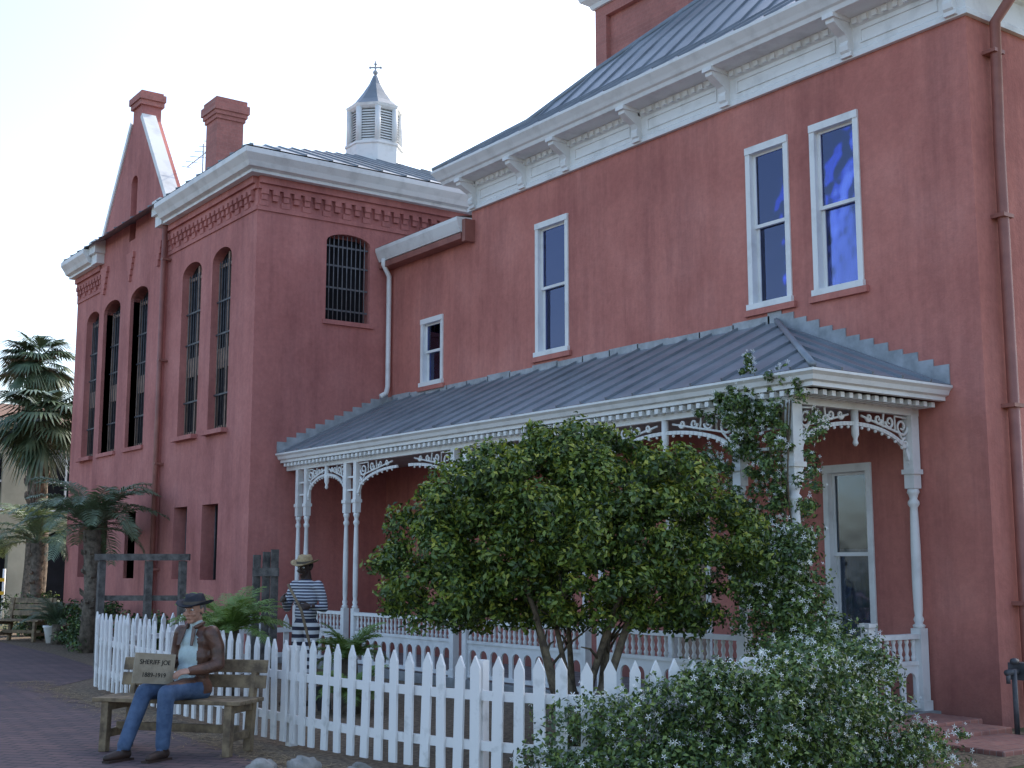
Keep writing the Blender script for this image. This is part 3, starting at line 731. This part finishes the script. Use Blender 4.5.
# ================================================================== far building
e=empty('cream_building',(10,42,0)); mb=MB(); mb.box(2,26,42,54,-.1,6.0); far=mb.build('walls',[CREAM],e)
c=MB()
for x in (4,6.6,9.2,11.8,14.4): c.box(x,x+1.2,41.5,42.2,3.4,5.1); c.prism([(xx,41.5,z) for xx,z in arch_prof(x-.3,x+1.5,.1,2.7,.7)],(0,.9,0))
boolean_cut(far,c); mb=MB()
for x in (4,6.6,9.2,11.8,14.4):
    mb.box(x,x+1.2,42.15,42.19,3.4,5.1,1); mb.box(x-.3,x+1.5,42.35,42.39,.1,2.7,1)
    mb.box(x+.57,x+.63,42.08,42.14,3.4,5.1,0); mb.box(x,x+1.2,42.09,42.13,4.2,4.27,0); mb.box(x-.08,x+1.28,41.9,41.998,3.3,3.4,0)
mb.prism([(1.6,41.6,6.0),(1.6,54.4,6.0),(1.6,48,7.4)],(24.8,0,0),2)
mb.build('windows_and_roof',[WHITE,DARK,TILE],e)
e=empty('barrier_tape',(6.9,36,0)); mb=MB()
for x in (5.9,7.5,9.1): mb.tube([(x,36,0),(x,36,1.5)],.04,8,0)
for z in (.9,1.25): mb.beam((5.9,35.95,z),(9.1,35.95,z-.04),.01,.09,1)
mb.build('posts_and_tape',[WHITE,pmat('yellow_tape',(.75,.5,.05),(.6,.4,.04),.5,5,0)],e)
cs=[];rs=[]
for i in range(130): cs.append((random.uniform(-60,60),random.uniform(70,90),random.uniform(1,4.6))); rs.append(random.uniform(1.6,3.0))
shrub('distant_trees',(0,80,0),cs,rs,90,LF,[.5,.4,.08,.02],(.5,1.0))

# ================================================================== benches
def bench(name,loc,yaw,ln,mat,back=.78,top=2):
    e=empty(name,loc,yaw); mb=MB(); h=ln/2
    for i in range(4): mb.box(-h,h,-.20+i*.115,-.20+i*.115+.10,.42,.455)
    for i in range(top): y=.272+i*.024; mb.obox((0,y,.58+i*.13),(h,0,0),(0,.014,0),(0,.01,.055))
    for x in (-h+.12,h-.12):
        mb.beam((x,-.17,0),(x,-.15,.42),.07,.07); mb.beam((x,.2,0),(x,.25,.42),.07,.07); mb.beam((x,.245,.40),(x,.325,back),.05,.07)
        mb.beam((x,-.18,.38),(x,.24,.38),.05,.07); mb.beam((x,-.16,.15),(x,.21,.15),.04,.07)
    mb.beam((-h+.12,.02,.2),(h-.12,.02,.2),.04,.07)
    ob=mb.build('slats_and_legs',[mat],e,local=True); m=ob.modifiers.new('bv','BEVEL'); m.width=.006; m.segments=2
byaw=math.atan2(-.62,-.78)+pi/2
bench('park_bench',(4.25,10.90,0.008),byaw,1.42,WOOD,.74)
bench('park_bench',(7.55,28.3,0.008),math.radians(-60),1.3,WOOD,.9,3)
e=empty('flower_pot',(7.95,27.4,0)); mb=MB(); mb.lathe(7.95,27.4,[(.12,.0),(.18,.3),(.2,.32),(.2,.36),(.15,.36)],14); mb.build('pot',[WHITE],e)
C,N,O=clumps([(7.95,27.4,.48)],[.2],160); leaves('pot_leaves',C,N,rng.uniform(.04,.08,len(C)),JF,rng.integers(0,3,len(C)),e)
for (x,y,s) in ((4.35,9.35,.12),(4.6,9.15,.14),(4.95,8.9,.09)):
    e=empty('rock',(x,y,0)); mb=MB(); mb.ell((x,y,s*.4),s,s*.8,s*.6,nu=14,nv=9)
    mb.v=[(a+.02*math.sin(a*60+c*40),b+.02*math.sin(b*50+a*33),c+.012*math.sin(a*70)) for a,b,c in mb.v]; mb.build('stone',[ROCK],e)
# fallen pine straw along the path edge
mb=MB()
for i in range(2600):
    y=random.uniform(7.6,18.5); x=4.72+.25*max(0,(y-13)/5)+random.gauss(.05,.16); a=random.random()*pi; l=random.uniform(.03,.08)
    d=V((math.cos(a),math.sin(a),0)); w=V((-d.y,d.x,0))*.003; p=V((x,y,.013+random.random()*.01)); mb.add([p-d*l-w,p+d*l-w,p+d*l+w,p-d*l+w],[(0,1,2,3)])
mb.build('pine_straw',[pmat('straw_litter',(.42,.30,.16),(.25,.17,.09),.9,30,0)],recalc=False)
e=empty('water_spigot',(11.0,7.3,0)); mb=MB(); mb.tube([(11.0,7.2,0),(11.0,7.2,.62)],.025,8); mb.tube([(10.88,7.2,.6),(11.25,7.25,.6)],.03,8); mb.box(11.1,11.28,7.15,7.33,.52,.68); mb.tube([(10.9,7.2,.6),(10.9,7.2,.50)],.02,8); mb.tube([(10.98,7.2,.70),(11.05,7.2,.70)],.03,8); mb.build('pipes',[IRON],e)

# ================================================================== PEOPLE
def frame(d,up=V((0,0,1))):
    d=V(d).normalized(); s=up.cross(d).normalized(); return d,s,d.cross(s)
def limb(mb,pts,rads):
    mb.tube(pts,rads,14)
    for p,r in zip(pts,rads): mb.ell(p,r*.99,nu=14,nv=9)
def remeshed(mb,name,mats,par,vox,it,fn):
    ob=mb.build(name,mats,par,local=True); m=ob.modifiers.new('r','REMESH'); m.mode='VOXEL'; m.voxel_size=vox
    s=ob.modifiers.new('s','SMOOTH'); s.factor=.5; s.iterations=it
    evaluate(ob); me=ob.data; me.materials.clear()
    for q in mats: me.materials.append(q)
    for p in me.polygons: p.use_smooth=True; p.material_index=fn(p.center)
    return ob
def hand(par,name,mat,wrist,d,pn,thumb,curl=.5,s=1):
    d=V(d).normalized(); pn=V(pn); pn=(pn-d*pn.dot(d)).normalized(); sd=d.cross(pn).normalized()
    if sd.dot(V(thumb))<0: sd=-sd
    w=V(wrist); mb=MB(); R=Matrix((sd,d,pn)).transposed()
    mb.ell(w+d*.045*s,.042*s,.055*s,.017*s,R=R); limb(mb,[w-d*.04*s,w+d*.02*s],[.029*s,.027*s])
    for k,(o,l) in enumerate(((.030,.070),(.010,.080),(-.010,.074),(-.029,.058))):
        p=w+d*.085*s+sd*o*s; a=0; pts=[p-d*.02*s,p]; 
        for j,f in enumerate((.45,.32,.23)):
            a+=curl*(.9+.15*k*.5); p=p+(d*math.cos(a)+pn*math.sin(a))*l*f*s; pts.append(p)
        limb(mb,pts,[.0095*s,.0095*s,.0088*s,.008*s,.007*s])
    p=w+d*.025*s+sd*.032*s; pts=[p,p+(sd*.7+d*.7)*.035*s+pn*.01*s,p+(sd*.7+d*.95)*.055*s+pn*.03*s*(curl+.3),p+(sd*.5+d*1.2)*.065*s+pn*.05*s*(curl+.3)]
    limb(mb,pts,[.014*s,.0115*s,.010*s,.008*s])
    return remeshed(mb,name,[mat],par,.0048,3,lambda c:0)
def head(par,c,d,skin,hair,s=1):
    d,sd,up=frame(d); c=V(c); R=Matrix((d,sd,up)).transposed(); mb=MB()
    def P(x,y,z): return c+(d*x+sd*y+up*z)*s
    mb.ell(P(-.005,0,.03),.098*s,.077*s,.095*s,R=R,nu=18,nv=12)
    mb.ell(P(.02,0,-.045),.072*s,.060*s,.068*s,R=R,nu=16,nv=10)
    mb.ell(P(.065,0,-.095),.026*s,.030*s,.022*s,R=R)
    mb.ell(P(.085,0,.032),.018*s,.055*s,.012*s,R=R); mb.ell(P(.07,.042,-.03),.022*s,.022*s,.02*s,R=R); mb.ell(P(.07,-.042,-.03),.022*s,.022*s,.02*s,R=R)
    limb(mb,[P(.088,0,.02),P(.108,0,-.015),P(.118,0,-.03)],[.010*s,.014*s,.016*s])
    mb.ell(P(.098,.014,-.033),.012*s,R=R); mb.ell(P(.098,-.014,-.033),.012*s,R=R)
    mb.ell(P(.088,0,-.062),.014*s,.026*s,.008*s,R=R); mb.ell(P(.086,0,-.075),.014*s,.022*s,.008*s,R=R)
    for q in (1,-1): mb.ell(P(-.01,.080*q,-.005),.022*s,.010*s,.032*s,R=R)
    limb(mb,[P(-.02,0,-.06),P(-.035,0,-.14),P(-.04,0,-.19)],[.056*s,.056*s,.062*s])
    remeshed(mb,'head',[skin],par,.0065,3,lambda c:0)
    mb=MB()
    for q in (1,-1):
        mb.ell(P(.083,.031*q,.008),.014*s,.015*s,.009*s,R=R,mat=0); mb.ell(P(.0935,.031*q,.008),.0045*s,.007*s,.007*s,R=R,mat=1)
        mb.ell(P(.096,.031*q,.030),.008*s,.020*s,.005*s,R=R,mat=2)
    mb.ell(P(.0985,0,-.0685),.006*s,.024*s,.0028*s,R=R,mat=3)
    mb.ell(P(-.03,0,.015),.088*s,.084*s,.075*s,R=R,mat=2,nu=18,nv=12)
    for q in (1,-1): mb.ell(P(-.005,.074*q,.03),.03*s,.012*s,.03*s,R=R,mat=2)
    mb.build('eyes_and_hair',[WHITE,DARK,hair,pmat('lip',(.25,.09,.07),None,.6,5,0)],par,local=True)
    return P,R
def hat(par,P,mat,band,rb,hc,name='hat'):
    mb=MB(); n=28
    prof=[(.0,hc),(.045,hc+.002),(.075,hc-.008),(.088,hc-.04),(.098,.055),(.100,.05),(.102,.048),(rb*.8,.046),(rb,.058),(rb,.052),(rb*.8,.040),(.09,.040)]
    vs=[];fs=[]
    for (r,z) in prof:
        for k in range(n):
            a=2*pi*k/n; x=r*math.cos(a)*1.1; y=r*math.sin(a)*.93; zz=z
            if r>rb*.75: zz+=.028*math.sin(a)**2-.012*math.cos(a)**2
            if z>hc-.02: zz-=.02*math.exp(-(y/.03)**2)
            vs.append(P(x-.012,y,zz))
    for j in range(len(prof)-1):
        for k in range(n): fs.append((j*n+k,j*n+(k+1)%n,(j+1)*n+(k+1)%n,(j+1)*n+k))
    mb.add(vs,fs,0,True)
    vs=[];fs=[]
    for z,r in ((.052,.1015),(.078,.098)):
        for k in range(n): a=2*pi*k/n; vs.append(P(r*1.115*math.cos(a)-.012,r*.945*math.sin(a),z))
    for k in range(n): fs.append((k,(k+1)%n,n+(k+1)%n,n+k))
    mb.add(vs,fs,1,True); mb.build(name,[mat,band],par,local=True)
SKIN=pmat('skin',(.50,.28,.20),(.42,.22,.15),.6,20,.1)
HAIR=pmat('grey_hair',(.25,.23,.21),(.12,.11,.10),.8,60,.4,200)
LEATH=pmat('brown_leather',(.15,.068,.042),(.06,.03,.02),.42,9,.7,22,spec=.5)
SHIRT=pmat('pale_shirt',(.50,.60,.58),(.38,.46,.46),.8,10,.4,25)
JEAN=pmat('blue_jeans',(.09,.14,.23),(.045,.078,.145),.85,9,.7,25)
SHOE=pmat('dark_shoe',(.06,.033,.024),(.03,.018,.014),.5,9,.1)
HATM=pmat('black_felt',(.035,.038,.05),(.02,.02,.026),.85,9,.2)
BELT=pmat('hat_band',(.10,.08,.06),(.05,.04,.03),.6,9,.1)
S=empty('seated_man',(4.36,10.84,0.008),math.atan2(-.42,-.91))
b=MB()
b.ell((-.02,0,.55),.135,.175,.12); b.ell((.0,0,.66),.125,.16,.13); b.ell((-.02,0,.80),.125,.17,.15); b.ell((-.035,0,.93),.115,.185,.12); b.ell((-.04,0,1.01),.08,.17,.06)
limb(b,[(-.04,0,1.0),(-.03,0,1.09)],[.075,.058])
for q in (1,-1):
    limb(b,[(-.04,.17*q,1.0),(-.06,.225*q,.88),(-.05,.25*q,.74)],[.075,.064,.055])
    wr=(.20,.17,.70) if q==1 else (.24,-.13,.76)
    el=(-.05,.25*q,.74); limb(b,[el,tuple(el[i]*.5+wr[i]*.5-(.01 if i==2 else 0) for i in range(3)),wr],[.057,.052,.040])
    kn=(.46,.15,.53) if q==1 else (.44,-.12,.53); an=(.50,.17,.12) if q==1 else (.66,-.10,.12)
    limb(b,[(-.01,.09*q,.53),(.22,.12*q,.55),kn],[.105,.092,.072])
    limb(b,[kn,tuple(kn[i]*.6+an[i]*.4 for i in range(3)),an],[.072,.068,.060])
    b.ell((an[0],an[1],.115),.062,.06,.035)
    limb(b,[(an[0]-.03,an[1],.05),(an[0]+.08,an[1]+.01*q,.045),(an[0]+.17,an[1]+.02*q,.035)],[.043,.042,.033])
def sm(c):
    x,y,z=c
    if z<.085: return 3
    if z<.6 and x>.07: return 2
    if z<.50: return 2
    if z>1.07: return 1
    if x>.05 and abs(y)<.105-.06*(z-.8) and z>.55 and x<.17: return 1
    if x>.02 and abs(y)<.07 and z>.95: return 1
    if z<.6 and x>.0 and abs(y)<.16: return 2
    return 0
remeshed(b,'body',[LEATH,SHIRT,JEAN,SHOE],S,.012,3,sm)
P,R=head(S,(.005,0,1.205),(1,.18,-.08),SKIN,HAIR,1.0)
hat(S,P,HATM,BELT,.165,.145)
mb=MB()
for q in (1,-1):
    mb.prism([(.045,.03*q,1.065),(.075,.095*q,1.03),(.105,.09*q,.90),(.10,.06*q,.90)],(.008,0,.006),0)
    mb.tube([(-.085,.0,1.085),(-.06,.055*q,1.09),(.0,.07*q,1.075),(.045,.045*q,1.05)],[.016]*4,8,0)
for an in ((.50,.17),(.66,-.10)): mb.box(an[0]-.07,an[0]+.2,an[1]-.036,an[1]+.045,.0,.018,1)
mb.build('jacket_collar_and_soles',[LEATH,SHOE],S,local=True)
hand(S,'left_hand',SKIN,(.205,.168,.70),(.85,-.5,-.12),(0,-.4,-.9),(-.2,.2,1),.42)
hand(S,'right_hand',SKIN,(.245,-.128,.765),(.9,.25,-.1),(.1,.9,.1),(0,0,1),.55)
cc=V((.41,-.05,.725)); d=V((.30,.95,.0)).normalized(); uu=V((-.10,0,.99)).normalized(); uu=(uu-d*uu.dot(d)).normalized(); rr=uu.cross(d).normalized()
mb=MB(); mb.obox(cc,rr*.185,d*.010,uu*.125)
mb.build('sign_board',[pmat('sign_wood',(.40,.34,.25),(.28,.23,.16),.8,7,.3)],S,local=True)
for txt,off,sz in (('SHERIFF JOE',.035,.054),('1889-1919',-.07,.052)):
    cu=bpy.data.curves.new('sign_text','FONT'); cu.body=txt; cu.size=sz; cu.align_x='CENTER'; cu.extrude=.001; cu.materials.append(DARK)
    to=bpy.data.objects.new('sign_text',cu); scene.collection.objects.link(to); to.parent=S
    M=Matrix((rr,uu,d)).transposed().to_4x4(); M.translation=cc+d*.0125+uu*off; to.matrix_local=M

def stripes(name,c1,c2,sc,axis='Z'):
    m,t,b,o=nt(name); w=t.nodes.new('ShaderNodeTexWave'); w.wave_type='BANDS'; w.bands_direction=axis; w.inputs['Scale'].default_value=sc; w.inputs['Distortion'].default_value=.6; w.inputs['Detail'].default_value=1
    L(t,ocoord(t),w.inputs['Vector']); L(t,ramp(t,w.outputs['Fac'],[(0,c1),(.5,c2)],'CONSTANT'),b.inputs['Base Color']); b.inputs['Roughness'].default_value=.85; return m
STR1=stripes('striped_shirt',(.03,.035,.07),(.55,.57,.62),9); STR2=stripes('striped_trousers',(.03,.03,.05),(.65,.65,.66),3.6)
SKD=pmat('dark_skin',(.06,.035,.025),(.04,.024,.018),.5,20,.1); HB=pmat('black_hair',(.012,.01,.01),None,.9,60,.3); STRAW=pmat('straw',(.48,.36,.2),(.32,.23,.12),.85,40,.5,120)
Q=empty('striped_prisoner_statue',(6.86,13.66,0.0),math.atan2(-.45,-.89))
b=MB()
b.ell((0,0,.92),.115,.155,.11); b.ell((0.01,0,1.05),.11,.145,.13); b.ell((.02,0,1.22),.115,.165,.15); b.ell((.02,0,1.36),.095,.175,.07); limb(b,[(.02,0,1.38),(.04,0,1.47)],[.07,.055])
for q in (1,-1):
    el=(-.02,.24,1.10) if q==1 else (.05,-.24,1.10); wr=(.20,.20,1.13) if q==1 else (.26,-.14,1.22)
    limb(b,[(.01,.165*q,1.36),tuple((a+c)/2 for a,c in zip((.01,.2*q,1.36),el)),el],[.066,.055,.046]); limb(b,[el,wr],[.046,.032])
    kn=(.03,.10*q,.50) if q==1 else (.07,-.10,.50); an=(-.02,.11,.09) if q==1 else (.10,-.11,.09)
    limb(b,[(0,.085*q,.88),(.02,.095*q,.68),kn],[.095,.08,.06]); limb(b,[kn,an],[.060,.048]); limb(b,[(an[0]-.03,an[1],.05),(an[0]+.16,an[1]+.02*q,.035)],[.042,.034])
remeshed(b,'body',[STR1,STR2,SHOE,SKD],Q,.013,4,lambda c: 2 if c[2]<.085 else (1 if c[2]<.97 and abs(c[1])<.21 else (3 if c[2]>1.44 else 0)))
P,R=head(Q,(.05,0,1.575),(1,.1,-.15),SKD,HB,1.0); hat(Q,P,STRAW,BELT,.17,.15,'straw_hat')
hand(Q,'left_hand',SKD,(.205,.198,1.13),(.9,-.4,0),(-.2,-.6,-.3),(0,0,1),.75); hand(Q,'right_hand',SKD,(.265,-.138,1.22),(.9,.4,0),(-.2,.6,-.3),(0,0,1),.75)
mb=MB(); mb.tube([(.38,.50,.25),(.305,.15,1.10),(.28,-.06,1.38)],.016,8,0)
mb.obox((.395,.55,.14),(.10,-.02,0),(0,.02,-.13),(.006,.003,0),1)
mb.build('shovel',[WOOD,IRON],Q,local=True)

# ================================================================== LIGHT / SKY / CAMERA
az,el=math.radians(75),math.radians(38)
w=bpy.data.worlds.new('World'); scene.world=w; w.use_nodes=True; t=w.node_tree; bg=t.nodes['Background']
sky=t.nodes.new('ShaderNodeTexSky'); sky.sky_type='NISHITA'; sky.sun_disc=False; sky.sun_elevation=el; sky.sun_rotation=az
sky.air_density=1.0; sky.dust_density=2.2; sky.ozone_density=1.0
t.links.new(sky.outputs[0],bg.inputs[0]); bg.inputs[1].default_value=.37
ld=bpy.data.lights.new('sun','SUN'); ld.energy=4.8; ld.angle=math.radians(.5); ld.color=(1,.95,.86); lo=bpy.data.objects.new('sun',ld); scene.collection.objects.link(lo)
sd=V((math.sin(az)*math.cos(el),math.cos(az)*math.cos(el),math.sin(el))); lo.rotation_euler=(-sd).to_track_quat('-Z','Y').to_euler(); lo.location=(0,0,30)
cam=bpy.data.cameras.new('camera'); cam.sensor_width=36; cam.lens=1274/1024*36; cam.clip_end=2000; co=bpy.data.objects.new('camera',cam); scene.collection.objects.link(co)
co.location=(0,0,1.6); co.rotation_euler=(math.radians(90+8.09),0,math.radians(-35.7)); scene.camera=co
scene.view_settings.view_transform='Standard'; scene.view_settings.look='None'; scene.view_settings.exposure=0
